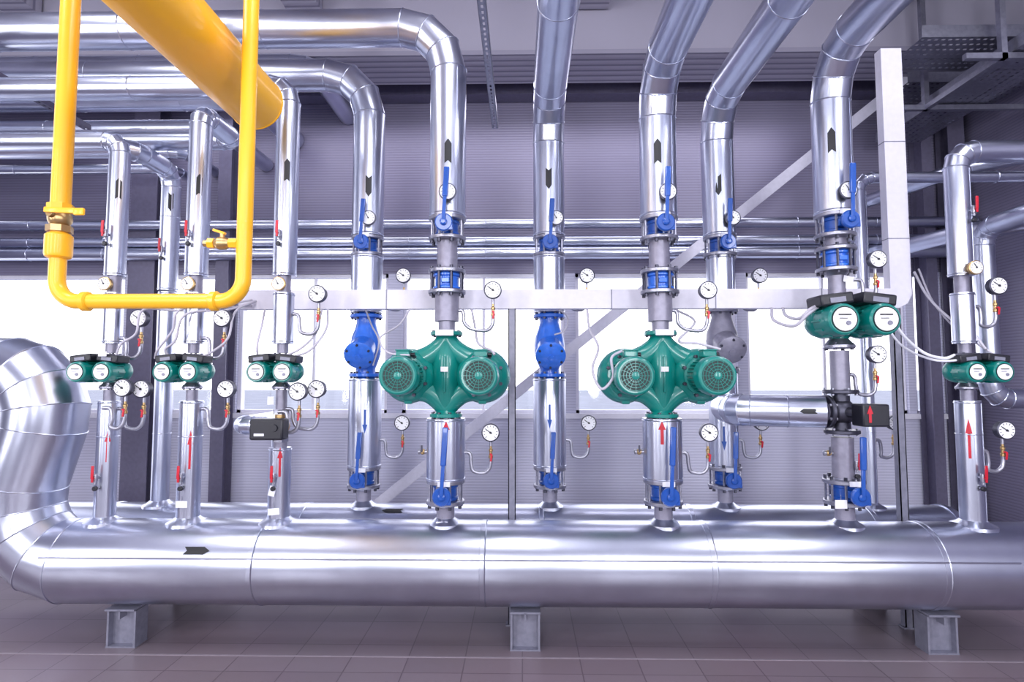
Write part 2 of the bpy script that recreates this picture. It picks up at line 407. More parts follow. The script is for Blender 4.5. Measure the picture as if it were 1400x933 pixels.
def pf_drain():
    r=[]; b=B(); b.cyl((0,.02,0),(0,-.035,0),.011,TUBE,seg=20); b.lathe((0,-.03,-.03),(0,0,1),[(.012,0),(.016,.006),(.018,.03),(.016,.054),(.012,.06)],TUBE,20)
    b.cyl((0,-.03,-.045),(0,-.03,-.03),.01,TUBE,seg=20)
    r.append(('valve_body',b.mesh('valve_body'),None,None))
    l=B(); l.cyl((0,-.045,0),(0,-.064,0),.008,RED,seg=20); l.box((0,-.062,.045),(.02,.008,.09),RED,Matrix.Rotation(radians(2),3,'Y'),.003); l.box((0,-.06,-.012),(.016,.006,.03),RED,bev=.002)
    r.append(('valve_lever',l.mesh('valve_lever'),None,'red flat lever'))
    k=B(); k.lathe((.0,-.018,-.075),(0,-1,0),[(.014,0),(.017,.004),(.017,.02),(.012,.024)],BLACK,20); k.cyl((0,.02,-.075),(0,-.02,-.075),.008,TUBE,seg=20)
    r.append(('sensor_pocket',k.mesh('sensor_pocket'),None,'round black sensor cap')); return r

# ---------------- risers ----------------
def zv(u,v,Y): return P(u,v,Y).z
class Riser: pass
BEAD=.004
HZ=.495; HR=.248; HZB=.465
def riser(name,label,Y,u,v0,secs,tail=None,R=.28,n=3,arrows=(),collar=None,cat='pipe',rings=(),group=None):
    X=P(u,v0,Y).x; base=V((X,Y,zv(u,secs[0][1],Y))); rt=root(name,label,cat,base,group)
    for i,(k,va,vb,r) in enumerate(secs):
        z0,z1=zv(u,va,Y),zv(u,vb,Y); b=B(); m=CLAD if k=='c' else BARE
        rr=r if isinstance(r,tuple) else (r,r)
        if i==len(secs)-1 and tail:
            pts=fillet([V((X,Y,z0))]+[V(q) for q in tail],R,n)
            b.sweep(pts,rr[0],m,36,bead=BEAD)
            L=(pts[-1]-pts[-2]); ln=L.length; kk=1
            while kk*.9<ln: b.torus(pts[-2]+L.normalized()*kk*.9,L,rr[0],BEAD,m); kk+=1
        elif i==len(secs)-1 or rr[0]==rr[1]: b.sweep([(X,Y,z0),(X,Y,z1)],[rr[0],rr[1]],m,36)
        else: b.sweep([(X,Y,z0),(X,Y,z0+(z1-z0)*.5),(X,Y,z0+(z1-z0)*.5+.001),(X,Y,z1)],[rr[0],rr[0]*1.02,rr[1],rr[1]],m,36)
        if k=='c':
            b.torus((X,Y,z0+.012),(0,0,1),rr[0],BEAD,m)
            if not(i==len(secs)-1 and tail): b.torus((X,Y,z1-.012),(0,0,1),rr[0],BEAD,m)
            zz=z0+.55; zt=z1
            while zz<zt-.15: b.torus((X,Y,zz),(0,0,1),rr[0],BEAD*.8,m); zz+=.55
            zt=zt if not(i==len(secs)-1 and tail) else V(tail[0]).z-R-.0
            a=radians(-52); e=V((cos(a),sin(a),0))
            if zt-z0>.1: b.box(V((X,Y,(z0+zt)/2))+e*(rr[0]+.0005),(.003,.008,zt-z0-.02),m,Matrix.Rotation(a,3,'Z'))
        child(rt,'pipe_cladding' if k=='c' else 'bare_pipe',b.mesh('pipe_section',13,-base),
              'shiny galvanised insulation cladding' if k=='c' else 'grey painted steel pipe')
    if collar:
        r0=collar; z0=(HZ+.25) if Y<.3 else (HZB+.25); b=B(); b.lathe((X,Y,z0),(0,0,1),[(r0+.06,-.03),(r0+.052,-.012),(r0+.02,.002),(r0+.006,.014),(r0+.001,.018)],CLAD,36)
        child(rt,'base_collar',b.mesh('base_collar',30,-base),'flared sheet metal collar')
    for (v,L,W,st,dr,m,rad) in arrows:
        c=V((X,Y,zv(u,v,Y-rad))); fc=(CAM-c); fc.z=0
        b=arrow(c,(0,0,dr),fc,rad,L,W,st,m); child(rt,'arrow_sticker',b.mesh('arrow_sticker',40,-base),('black' if m==STICK else 'red' if m==RED else 'blue')+' flow arrow sticker')
    o=Riser(); o.X=X;o.Y=Y;o.u=u;o.z=lambda v,dy=0:zv(u,v,Y-dy); return o

G_BV='butterfly valves on the riser pipes'
def bfly(R_,v,L,dy=''):
    place(('bf',L),pf_butterfly(L),'butterfly_valve','blue butterfly valve with upright lever between grey bolted flanges','valve',(R_.X,R_.Y,R_.z(v)),group=G_BV)
def check(R_,v): place('ck',pf_check,'check_valve','bright blue wafer check valve clamped by long bolts between flanges','valve',(R_.X,R_.Y,R_.z(v)),group='blue check valves')
def gauge(R_,v,r,dx=.16,dy=0,flip=False):
    place(('g',dx),pf_gauge(dx),'pressure_gauge','round white pressure gauge on a bent tube with red cock','gauge',(R_.X+r,R_.Y+dy,R_.z(v)-.125),group='pressure gauges')
def thermo(R_,v,r,x=0.,big=True,s=1):
    yy=sqrt(max(r*r-x*x,0)); place(('t',big),pf_thermo(.05 if big else .04),'dial_thermometer','round white dial thermometer mounted on a silver clad pipe','thermometer',(R_.X+x,R_.Y-yy,R_.z(v,yy+.05)),group='dial thermometers')
def drain(R_,v,r,x=0.,s=.85):
    yy=sqrt(max(r*r-x*x,0)); place('dr',pf_drain,'drain_valve','small ball valve with red lever on a silver pipe','valve',(R_.X+x,R_.Y-yy,R_.z(v,yy+.05)),scale=s,group='small red-lever ball valves')

RED_UP=lambda v,r,L=.2,W=.045:(v,L,W,'plain',1,RED,r)
BLK=lambda v,r,d,L=.16,W=.044:(v,L,W,'fletch',d,STICK,r)
BLU=lambda v,r,L=.17,W=.035:(v,L,W,'plain',-1,BLUE,r)
XL=-6.0; XR=4.36
def zz(v,Y): return P(700,v,Y).z

FX=P(609,700,0).x; HX=P(907,700,0).x; JX=P(1155,700,0).x
zF=zz(37,0); 
def bigsecs(): return [('b',719,688,.055),('c',656,572,.118),('b',454,426,(.052,.075)),('b',426,402,.075),('b',370,330,.064),('c',298,200,.114)]
Fr=riser('pump_riser_pipe','silver clad vertical pipe turning overhead into a long horizontal run',0,609,700,bigsecs(),
   tail=[(FX,0,zF),(XL,0,zF)],R=.3,arrows=[RED_UP(592,.118,.14),BLK(206,.114,1)],collar=.056)
Hr=riser('pump_riser_pipe','silver clad vertical pipe bending overhead into the hall',0,907,700,bigsecs(),
   tail=[(HX,0,3.56),(HX,-3.2,3.56)],R=.3,arrows=[RED_UP(592,.118,.14),BLK(206,.114,1)],collar=.056)
for r_ in(Fr,Hr):
    bfly(r_,672,.40); bfly(r_,314,.33); check(r_,386)
    place('tp',pf_twinpump,'twin_inline_pump','large teal twin inline pump with two ribbed electric motors','pump',(r_.X,0,r_.z(512)),group='large twin inline pumps')
    gauge(r_,398,.07,.22); gauge(r_,591,.118); thermo(r_,262,.114,.02)
YB=.62
EX=P(497,690,YB).x; GX=P(752,690,YB).x; IX=P(990,690,YB).x
def backsecs(): return [('b',697,666,.052),('c',638,518,.118),('c',428,352,.115),('c',324,200,.115)]
zE=zz(101,YB)
Er=riser('return_riser_pipe','silver clad vertical pipe turning overhead into a long horizontal run',YB,497,690,backsecs(),tail=[(EX,YB,zE),(XL,YB,zE)],R=.32,
   arrows=[BLU(577,.118),BLK(254,.115,-1)],collar=.054)
Gr=riser('return_riser_pipe','silver clad vertical pipe bending overhead into the hall',YB,752,690,backsecs(),tail=[(GX,YB,3.66),(GX,-3.2,3.66)],R=.3,
   arrows=[BLU(570,.118),BLK(244,.115,-1)],collar=.054)
Ir=riser('return_riser_pipe','silver clad vertical pipe with grey strainer, bending overhead',YB,992,690,[('b',697,666,.052),('c',638,510,.1),('c',422,352,.1),('c',324,200,.115)],
   tail=[(IX,YB,3.66),(IX,-3.2,3.66)],R=.3,arrows=[BLU(600,.1),BLK(252,.115,-1)],collar=.054)
for r_,sv,m in((Er,473,BLUE2),(Gr,473,BLUE2),(Ir,466,BARE)):
    bfly(r_,652,.33); bfly(r_,338,.30)
    nm='blue' if m==BLUE2 else 'grey'
    place(('st',nm),pf_strainer(m),'pipe_strainer',nm+' cast strainer with round bolted cap between flanges','valve',(r_.X,r_.Y,r_.z(sv)),group='cast strainers')
    gauge(r_,378,.115); gauge(r_,578,.118 if m==BLUE2 else .1); thermo(r_,298,.115,.045)
Jr=riser('pump_riser_pipe','silver clad and grey steel vertical pipe bending overhead',0,1155,700,
   [('b',719,688,.055),('b',656,598,.062),('b',538,480,.055),('b',404,373,.05),('b',339,326,.062),('c',294,200,.114)],
   tail=[(JX,0,3.66),(JX,-3.2,3.66)],R=.3,arrows=[BLK(190,.114,1)],collar=.056)
bfly(Jr,672,.34); bfly(Jr,310,.33); check(Jr,356)
gauge(Jr,485,.055); gauge(Jr,356,.12,.12); thermo(Jr,260,.114,-.0)
AX=P(143,700,0).x; CX=P(257,700,0).x; DX=P(381,700,0).x; KX=P(1330,700,0).x
def small(label,u,r,vt,left=True,ar=(),R_=.09):
    X=P(u,700,0).x; zt=zz(vt,0)
    return riser('circulator_riser_pipe',label,0,u,700,[('c',719,548,r),('b',548,533,.034),('b',483,470,.034),('c',470,401,r*.92),('b',401,378,.04),('c',378,260,r)],
      tail=[(X,0,zt),(XL if left else XR,0,zt)],R=R_,n=3,arrows=ar,collar=r)
Ar=small('slim silver clad vertical pipe turning into a horizontal run',143,.06,189,True,[RED_UP(610,.06,.2,.032),BLK(257,.06,1,.14,.034)],.085)
zC=zz(152,0)
Cr=riser('circulator_riser_pipe','slim silver clad vertical pipe turning back overhead, then sideways',0,257,700,[('c',719,548,.068),('b',548,533,.034),('b',483,470,.034),('c',470,401,.062),('b',401,378,.04),('c',378,260,.068)],
      tail=[(CX,0,zC),(CX,.42,zC),(XL,.42,zC)],R=.085,n=3,arrows=[RED_UP(615,.068,.24,.034),BLK(252,.068,1,.14,.034)],collar=.068)
Dr=riser('circulator_riser_pipe','slim silver clad vertical pipe above a black mixing valve',0,381,700,[('c',719,612,.066),('b',612,602,.04),('b',560,533,.034),('b',483,470,.034),('c',470,401,.062),('b',401,378,.04),('c',378,260,.072)],
   tail=[(DX,0,zz(116,0)),(XL,0,zz(116,0))],R=.12,arrows=[RED_UP(632,.066,.18,.032),BLK(232,.072,1,.15,.036)],collar=.066)
Kr=small('slim silver clad vertical pipe turning towards the side wall',1330,.068,212,False,[RED_UP(600,.068,.24,.034)],.11)
for r_ in(Ar,Cr,Dr,Kr):
    place('ci',pf_circ,'twin_circulator_pump','small teal twin circulator pump with black control boxes','pump',(r_.X,0,r_.z(508)),group='small twin circulator pumps')
    thermo(r_,388 if r_ is not Kr else 366,.04 if r_ is not Kr else .068,0,False); drain(r_,655,.066)
for r_ in(Ar,Cr,Dr): drain(r_,318,.068,-.005)
drain(Kr,285,.068,.03)
gauge(Ar,532,.06); gauge(Ar,530,.03,.12,-.07); gauge(Cr,532,.068); gauge(Dr,532,.04,.19); gauge(Dr,535,.03,.11,-.07); gauge(Dr,403,.062)
gauge(Ar,436,.055,.13); gauge(Cr,436,.062,.13)
gauge(Kr,588,.068,.13); gauge(Kr,392,.068,.13)
place('ci',pf_circ,'twin_circulator_pump','large teal twin circulator pump with black control boxes','pump',(Jr.X,0,Jr.z(441)),scale=1.5)
drain(Jr,638,.062,.05)

BX=P(218,690,YB).x; zB=zz(232,YB)
Br=riser('secondary_riser_pipe','slim silver clad pipe rising behind the pump risers',YB,218,690,[('c',697,400,.06),('c',398,260,.066)],tail=[(BX,YB,zB),(BX,.17,zB),(XL,.17,zB)],R=.12,arrows=[BLK(276,.066,-1,.14,.034)],collar=.06)
drain(Br,340,.066); 
MX=P(1190,690,YB).x; zM=zz(246,YB)
Mr=riser('secondary_riser_pipe','thin silver clad pipe rising to a run along the side wall',YB,1192,690,[('c',697,260,.04)],tail=[(MX,YB,zM),(XR,YB,zM)],R=.1,arrows=[],collar=.04)
gauge(Mr,578,.04,.13)
lx=P(1352,500,YB).x
b=B(); pts=fillet([(XR,.62,zz(545,YB)),(lx,.62,zz(545,YB)),(lx,.62,zz(316,YB)),(lx,.05,zz(316,YB)+.0),(XR,-.15,zz(316,YB))],[.12,.12,.12],3)
b.sweep(pts,.07,CLAD,36,bead=BEAD)
solo('secondary_riser_pipe','silver clad pipe looping up beside the side wall','pipe',b,pts[0],thr=13)
for (Y,vv,r,x0) in((1.3,250,.06,P(1240,250,1.3).x),(1.3,330,.07,P(1250,330,1.3).x)):
    b=B(); z=zz(vv,Y); pts=fillet([(x0,1.93,z),(x0+.25,1.0,z),(XR,.3,z)],.2,3)
    b.sweep(pts,r,CLAD,36,bead=BEAD); solo('side_run_pipe','silver clad pipe running towards the side wall','pipe',b,pts[0],thr=13)

for (Y,vv,r,ue) in((1.25,132,.10,345),(1.25,172,.07,300),(1.6,205,.05,250),(1.2,88,.10,430),(1.7,228,.045,236)):
    z=zz(vv,Y); xe=P(ue,vv,Y).x; b=B()
    pts=fillet([(XL,Y,z),(xe,Y,z),(xe,Y+ (2.18-Y),z+.02)],.2 if Y<1.5 else .12,3); b.sweep(pts,r,CLAD,36,bead=BEAD)
    for k in range(4): b.torus((xe-.6-k*.9,Y,z),(1,0,0),r,BEAD,CLAD)
    solo('overhead_run_pipe','silver clad pipe running horizontally overhead into the wall','pipe',b,pts[0],thr=13)
for vv,r in((306,.05),(330,.05),(346,.06)):
    Y=1.95; z=zz(vv,Y); b=B(); b.sweep([(XL,Y,z),(XR,Y,z)],r,CLAD,36)
    for k in range(14): b.torus((XL+.4+k*.75,Y,z),(1,0,0),r,BEAD,CLAD)
    solo('wall_run_pipe','long thin silver pipe running along the wall above windows','pipe',b,(XL,Y,z),group='pipes along the wall',thr=13)

# ---------------- headers ----------------
rt=root('header_pipe','very large silver clad header pipe ending in a mitred bend','pipe',(0,0,HZ)); base=V((0,0,HZ))
b=B(); Bp=P(-4,769,0); Bp.z=HZ; Cp=P(84,514,0)
pts=fillet([(3.12,0,HZ),Bp,Cp,P(-320,500,.25)],[.36,.26],4)
b.sweep(pts,[.248]*2+[.230]*(len(pts)-2),CLAD,72,bead=.004)
for uu in(345,660,975,1290):
    x=P(uu,769,-.2).x; b.lathe((x,0,HZ),(1,0,0),[(.246,-.02),(.2505,-.017),(.2505,.008),(.253,.012),(.246,.018)],CLAD,60)
b.box((0,-.235,HZ+.082),(5.6,.006,.010),CLAD)
child(rt,'pipe_cladding',b.mesh('pipe_cladding',8.5,-base))
b=B(); b.lathe((3.12,0,HZ),(1,0,0),[(.252,-.02),(.252,.01),(.24,.04),(.2,.075),(.12,.1),(.0,.11)],CLAD,48); child(rt,'end_cap',b.mesh('end_cap',30,-base),'domed sheet metal end cap')
pa=P(266,755,-.238); dz=pa.z-HZ; b=arrow((pa.x,0,HZ),(1,0,0),(0,-sqrt(.248**2-dz*dz),dz),.2485,.15,.044,'fletch',STICK,.003); child(rt,'arrow_sticker',b.mesh('arrow_sticker',40,-base),'black flow arrow sticker')
rt=root('header_pipe','large silver clad header pipe beside the wall, domed end','pipe',(0,YB,HZB)); base=V((0,YB,HZB))
b=B(); xe=P(1290,700,YB).x; b.cyl((-4.6,YB,HZB),(xe,YB,HZB),.245,CLAD,seg=60)
for uu in(160,420,740,940,1180):
    x=P(uu,690,YB).x; b.lathe((x,YB,HZB),(1,0,0),[(.244,-.02),(.249,-.017),(.249,.008),(.251,.012),(.244,.018)],CLAD,60)
child(rt,'pipe_cladding',b.mesh('pipe_cladding',13,-base))
b=B(); b.lathe((xe,YB,HZB),(1,0,0),[(.252,-.02),(.252,.01),(.24,.04),(.2,.075),(.12,.1),(.0,.11)],CLAD,48); child(rt,'end_cap',b.mesh('end_cap',30,-base),'domed sheet metal end cap')
xc=P(541,709,YB).x; b=arrow((xc,YB,HZB),(-1,0,0),(0,-.45,.89),.245,.15,.04,'fletch',STICK,.003); child(rt,'arrow_sticker',b.mesh('arrow_sticker',40,-base),'black flow arrow sticker')
for uu in(168,718,1286):
    x=P(uu,860,-.05).x; loc=V((x,.3,0)); rt=root('pipe_support','short grey steel beam stand under the header pipes','support',loc,'steel stands under the headers')
    for y in(-.31,.36):
        b=B(); b.box((0,y,.004),(.18,.12,.008),STEELG)
        b.box((-.082,y,.112),(.012,.115,.208),STEELG); b.box((.082,y,.112),(.012,.115,.208),STEELG); b.box((0,y-.01,.112),(.155,.01,.208),STEELG)
        child(rt,'leg',b.mesh('leg'))
    b=B(); b.box((0,.02,.226),(.18,.82,.012),STEELG,bev=.002); b.box((0,.02,.2),(.012,.82,.05),STEELG)
    child(rt,'top_beam',b.mesh('top_beam'))

b=B(); zb=Jr.z(563)
pts=fillet([(Jr.X-.10,0,zb),(1.38,.16,zb),(IX-.01,.52,zb)],.1,3); b.sweep(pts,.1,CLAD,36,bead=BEAD)
b.torus(V(pts[0]).lerp(V(pts[1]),.5),V(pts[1])-V(pts[0]),.1,BEAD,CLAD); b.cyl((Jr.X-.085,0,zb),(Jr.X-.1,0,zb),.06,BARE)
rt=root('branch_pipe','short fat silver clad branch pipe between two risers','pipe',pts[0]); child(rt,'pipe_cladding',b.mesh('pipe_cladding',13,-V(pts[0])))
pm=V(pts[0]).lerp(V(pts[1]),.25); b=arrow(pm,(-1,.3,0),(-.3,-1,0.05),.1,.1,.03,'fletch',STICK); child(rt,'arrow_sticker',b.mesh('arrow_sticker',40,-V(pts[0])),'black flow arrow sticker')
rt=root('mixing_valve','dark cast three-way mixing valve with black actuator and red arrow','valve',(Jr.X,0,zb))
b=B(); b.ball((0,0,0),(.078,.078,.085),DARKM); b.cyl((0,0,-.12),(0,0,.12),.05,DARKM); b.cyl((-.085,0,0),(0,0,0),.05,DARKM); b.cyl((0,-.05,0),(.06,-.15,0),.03,DARKM)
child(rt,'valve_body',b.mesh('valve_body'))
for z in(.122,-.122):
    b=B(); b.lathe((0,0,z),(0,0,1),[(.095,-.012),(.1,-.008),(.1,.008),(.095,.012)],DARKM,32); b.hexes((0,0,z),(0,0,1),.082,6,.01,.045,FLG); child(rt,'flange',b.mesh('flange'))
b=B(); b.lathe((-.085,0,0),(-1,0,0),[(.095,-.012),(.1,-.008),(.1,.008),(.095,.012)],DARKM,32); b.hexes((-.085,0,0),(1,0,0),.082,6,.01,.045,FLG); child(rt,'flange',b.mesh('flange'))
b=B(); b.box((.075,-.17,-.01),(.155,.12,.13),BLACK,bev=.01); child(rt,'actuator',b.mesh('actuator'),'black plastic actuator box')
b=B(); b.prism([(.030,-.05),(.045,-.05),(.045,0),(.055,0),(.0375,.05),(.020,0),(.030,0)],-.2335,-.2315,RED); child(rt,'arrow_sticker',b.mesh('arrow_sticker'),'red arrow sticker')
zd=Dr.z(582); rt=root('mixing_valve','small brass mixing valve with a black actuator box','valve',(Dr.X,0,zd))
b=B(); b.cyl((0,0,-.09),(0,0,.1),.036,BRASS); b.ball((0,0,0),(.055,.055,.06),BRASS); b.cyl((-.1,0,0),(0,0,0),.034,BRASS); b.cyl((0,-.04,0),(0,-.1,0),.02,DARKM)
b.sweep([(0,0,.07),(0,0,.1)],.05,FLG,6); b.sweep([(0,0,-.1),(0,0,-.07)],.05,FLG,6); child(rt,'valve_body',b.mesh('valve_body'))
b=B(); b.box((-.01,-.14,-.01),(.2,.1,.125),BLACK,bev=.012); b.lathe((.04,-.19,.0),(0,-1,0),[(.022,0),(.02,.01)],BLACK,24); child(rt,'actuator',b.mesh('actuator'),'black plastic actuator box')
b=B(); b.box((-.05,-.191,-.04),(.06,.002,.015),WHITE); child(rt,'sticker',b.mesh('sticker'),'small white printed sticker')
b=B(); pts=fillet([(Dr.X-.1,0,zd),(Dr.X-.27,.0,zd),(Dr.X-.27,YB,zd),(Dr.X-.27,YB,.70)],[.1,.1],3)
b.sweep(pts,.055,CLAD,36,bead=BEAD); solo('branch_pipe','short silver clad branch pipe dropping to the rear header','pipe',b,pts[0],thr=13)

# ---------------- yellow gas pipes ----------------
ec=P(352,143,-.3); b=B(); rY=.158
rt=root('gas_main_pipe','fat glossy yellow gas main with a domed end passing overhead','pipe',ec)
y0=-3.4
b.lathe(ec,(0,-1,0),[(.0,-.065),(.07,-.058),(.115,-.04),(.143,-.015),(rY,.01),(rY,ec.y-y0)],YEL,48); child(rt,'pipe_body',b.mesh('pipe_body',30,-ec))
b=B(); b.torus(ec+V((0,-.02,0)),(0,1,0),rY,.004,YEL,48); child(rt,'weld_seam',b.mesh('weld_seam',60,-ec))
YU=-.95; X1=P(92,100,YU).x; X2=P(341,100,YU).x; zb=zz(411,YU)
base=V((X1,YU,zb)); rt=root('gas_branch_pipe','glossy yellow U-shaped gas pipe with shut-off valve','pipe',base)
def yz(v): return P(90,v,YU).z
b=B(); rg=.041
b.sweep([(X1,YU,5.1),(X1,YU,yz(280))],rg,YEL,28)
pts=fillet([(X1,YU,yz(318)),(X1,YU,zb),(X2,YU,zb),(X2,YU,5.1)],.105,8)
b.sweep(pts,rg*.86,YEL,28)
b.lathe((X1,YU,yz(354)),(0,0,1),[(.04,0),(.052,.008),(.056,.02),(.056,yz(320)-yz(354)-.01),(.046,yz(320)-yz(354))],YEL,28)
b.lathe((X1+.125,YU,zb),(1,0,0),[(.038,0),(.046,.006),(.046,.03),(.038,.036)],YEL,28); b.lathe((X2-.15,YU,zb),(1,0,0),[(.038,0),(.046,.006),(.046,.03),(.038,.036)],YEL,28)
child(rt,'pipe_body',b.mesh('pipe_body',32,-base))
b=B(); z1=yz(318); z2=yz(280); b.sweep([(X1,YU,z1),(X1,YU,z1+.03)],.054,BRASS,8); b.sweep([(X1,YU,z2-.035),(X1,YU,z2)],.054,YEL,8); b.ball((X1,YU,(z1+z2)/2),(.05,.05,.05),BRASS); b.cyl((X1,YU,(z1+z2)/2),(X1,YU-.065,(z1+z2)/2+.01),.016,BRASS)
vo=child(rt,'shutoff_valve',b.mesh('shutoff_valve',25,-base),'brass shut-off valve')
b=B(); b.box((X1+.055,YU-.07,(z1+z2)/2+.02),(.15,.01,.026),YEL,Matrix.Rotation(radians(3),3,'Y'),.004); b.box((X1+.145,YU-.07,(z1+z2)/2+.012),(.05,.016,.034),YEL,None,.006)
child(vo,'handle',b.mesh('handle',25,-base),'yellow lever handle')
zt=P(300,333,YU).z; b=B(); b.sweep([(X2-.03,YU,zt),(X2-.07,YU,zt)],.024,YEL,6); b.sweep([(X2-.07,YU,zt),(X2-.09,YU,zt),(X2-.12,YU,zt),(X2-.14,YU,zt)],[.02,.03,.03,.02],BRASS,20); b.sweep([(X2-.14,YU,zt),(X2-.17,YU,zt)],.025,YEL,6); b.sweep([(X2-.17,YU,zt),(X2-.19,YU,zt)],.016,BRASS,20); b.cyl((X2-.105,YU,zt),(X2-.105,YU,zt+.05),.011,BRASS,seg=20)
vo=child(rt,'sampling_valve',b.mesh('sampling_valve',25,-base),'small yellow ball valve')
b=B(); b.box((X2-.12,YU,zt+.055),(.06,.022,.012),YEL,Matrix.Rotation(radians(18),3,'Y'),.003); child(vo,'handle',b.mesh('handle',25,-base),'yellow butterfly handle')

# ---------------- trunking, post, brace ----------------
YT=.3
def tx(u,v): return P(u,v,YT).x
zt0,zt1=zz(423,YT),zz(397,YT); xl=tx(330,410); xr0=tx(1209,300); xr1=xr0+.14; ztop=zz(75,YT); ch=.09
rt=root('cable_trunking','white rectangular cable trunking with a vertical drop','trunking',(xl,YT,zt0)); base=V((xl,YT,zt0))
b=B(); b.prism([(xl,zt0),(xr1-ch,zt0),(xr1-.03,zt0+.03),(xr1,zt0+ch),(xr1,ztop),(xr0,ztop),(xr0,zt1),(xl,zt1)],YT-.035,YT+.035,TRUNK); child(rt,'trunking_body',b.mesh('trunking_body',25,-base))
for uu in(530,835,976,1120):
    b=B(); b.box((tx(uu,410),YT,(zt0+zt1)/2),(.008,.073,zt1-zt0+.003),STEELG); child(rt,'joint_cover',b.mesh('joint_cover',25,-base))
for vv in(200,330):
    b=B(); b.box(((xr0+xr1)/2,YT,zz(vv,YT)),(.143,.073,.006),STEELG); child(rt,'joint_cover',b.mesh('joint_cover',25,-base))
def post(x,y,z0,z1,w,name,label,mat,d=None):
    b=B(); d=d or w; t=.006
    b.box((x,y-d/2+t/2,(z0+z1)/2),(w,t,z1-z0),mat); b.box((x-w/2+t/2,y,(z0+z1)/2),(t,d,z1-z0),mat); b.box((x+w/2-t/2,y,(z0+z1)/2),(t,d,z1-z0),mat); b.box((x,y,z0+.005),(w*1.6,d*1.2,.01),mat)
    return solo(name,label,'support',b,(x,y,z0))
post(P(700,600,YT).x,YT,0,zt0,.05,'trunking_post','slender grey steel post carrying the white trunking',STEELG)
post(P(1230,600,YT).x,YT,0,zt0,.05,'trunking_post','slender grey steel post carrying the white trunking',STEELG)
p0=P(500,703,1.72); p1=P(1215,128,1.72); d=(p1-p0); p0=p0-d*((p0.z-.03)/d.z); p1=p1+d.normalized()*.45; d=p1-p0; rot=Matrix.Rotation(-math.atan2(d.z,d.x),3,'Y'); b=B(); mid=(p0+p1)/2
b.box(mid+V((0,-.03,0)),(d.length,.006,.09),BRACE,rot); b.box(mid+rot@V((0,0,.045)),(d.length,.06,.006),BRACE,rot); b.box(mid+rot@V((0,0,-.045)),(d.length,.06,.006),BRACE,rot)
b.box((p0.x,1.72,.01),(.3,.12,.02),BRACE)
solo('diagonal_brace','long pale steel diagonal brace crossing in front of the wall','brace',b,p0)
def column(u,w,label,y=2.09,z1=5.0,v=300):
    x=P(u,v,y).x; b=B(); t=.012
    b.box((x,y-.085,z1/2),(w,t,z1),PURP); b.box((x,y+.085,z1/2),(w,t,z1),PURP); b.box((x,y,z1/2),(t,.17,z1),PURP)
    solo('steel_column',label,'column',b,(x,y,0),group='steel columns along the wall')
column(204,.26,'dark lavender painted steel column against the ribbed wall')
column(312,.13,'narrow lavender painted steel column beside a window')
column(1262,.10,'narrow lavender painted steel column beside a window')
column(1303,.16,'dark lavender painted steel column near the room corner')
def perf(name,label,cat,p0,p1,w,cols,side,cell=.05,mat=GALV):
    p0=V(p0);p1=V(p1); d=(p1-p0); L=d.length; d.normalize(); s=d.cross(V((0,0,1))).normalized(); up=V((0,0,1)); b=B(); i0=b.mi(mat)
    n=int(L/cell); cw=w/cols
    for c in range(cols):
        for k in range(n):
            xs=[k*cell,k*cell+cell*.25,k*cell+cell*.75,(k+1)*cell]; ys=[-w/2+c*cw+cw*q for q in(0,.36,.64,1)]
            g=[[b.bm.verts.new(p0+d*x+s*y) for y in ys] for x in xs]
            for i in range(3):
                for j in range(3):
                    if i==1 and j==1: continue
                    b.face([g[i][j],g[i+1][j],g[i+1][j+1],g[i][j+1]],i0)
    m=(p0+p1)/2; rot=Matrix((d,s,up)).transposed()
    for sg in(-1,1):
        b.box(m+s*sg*w/2+up*side/2,(L,.003,side),mat,rot)
        b.box(m+s*sg*(w/2-.006)+up*side,(L,.012,.003),mat,rot)
    return solo(name,label,cat,b,p0)
e=P(677,176,.9); perf('perforated_strut','galvanised perforated steel strut hanging overhead','strut',e,(e.x,-2.6,e.z),.045,1,.04)
e=P(120,178,.9); perf('perforated_strut','dark perforated steel strut running overhead','strut',e+V((0,0,0)),(e.x,-1.2,e.z),.05,1,.04,mat=PURP)
GT='perforated cable trays by the side wall'
for (q0,q1,w_,c_) in(((P(1232,60,.7).x,.7,4.07),(XR,.7,4.07),.45,7),((3.62,1.9,3.88),(3.62,-1.2,3.88),.42,7),((4.14,1.9,4.28),(4.14,-1.2,4.28),.38,6),
     ((3.30,1.45,4.14),(XR,1.45,4.14),.40,6),((2.75,.15,4.35),(XR,.15,4.35),.30,5)):
    o=perf('cable_tray','galvanised perforated cable tray high by the side wall','tray',q0,q1,w_,c_,.09); o['group']=GT
b=B()
for y in(.35,1.12): b.box((3.72,y,3.85),(1.27,.04,.04),GALV)
for y in(.35,1.12): b.box((3.35,y,4.45),(.04,.04,1.24),GALV)
b.box((3.35,.735,3.85),(.04,.78,.04),GALV)
solo('tray_bracket','galvanised channel frame hanging below the ceiling','bracket',b,(3.35,.35,5.07))

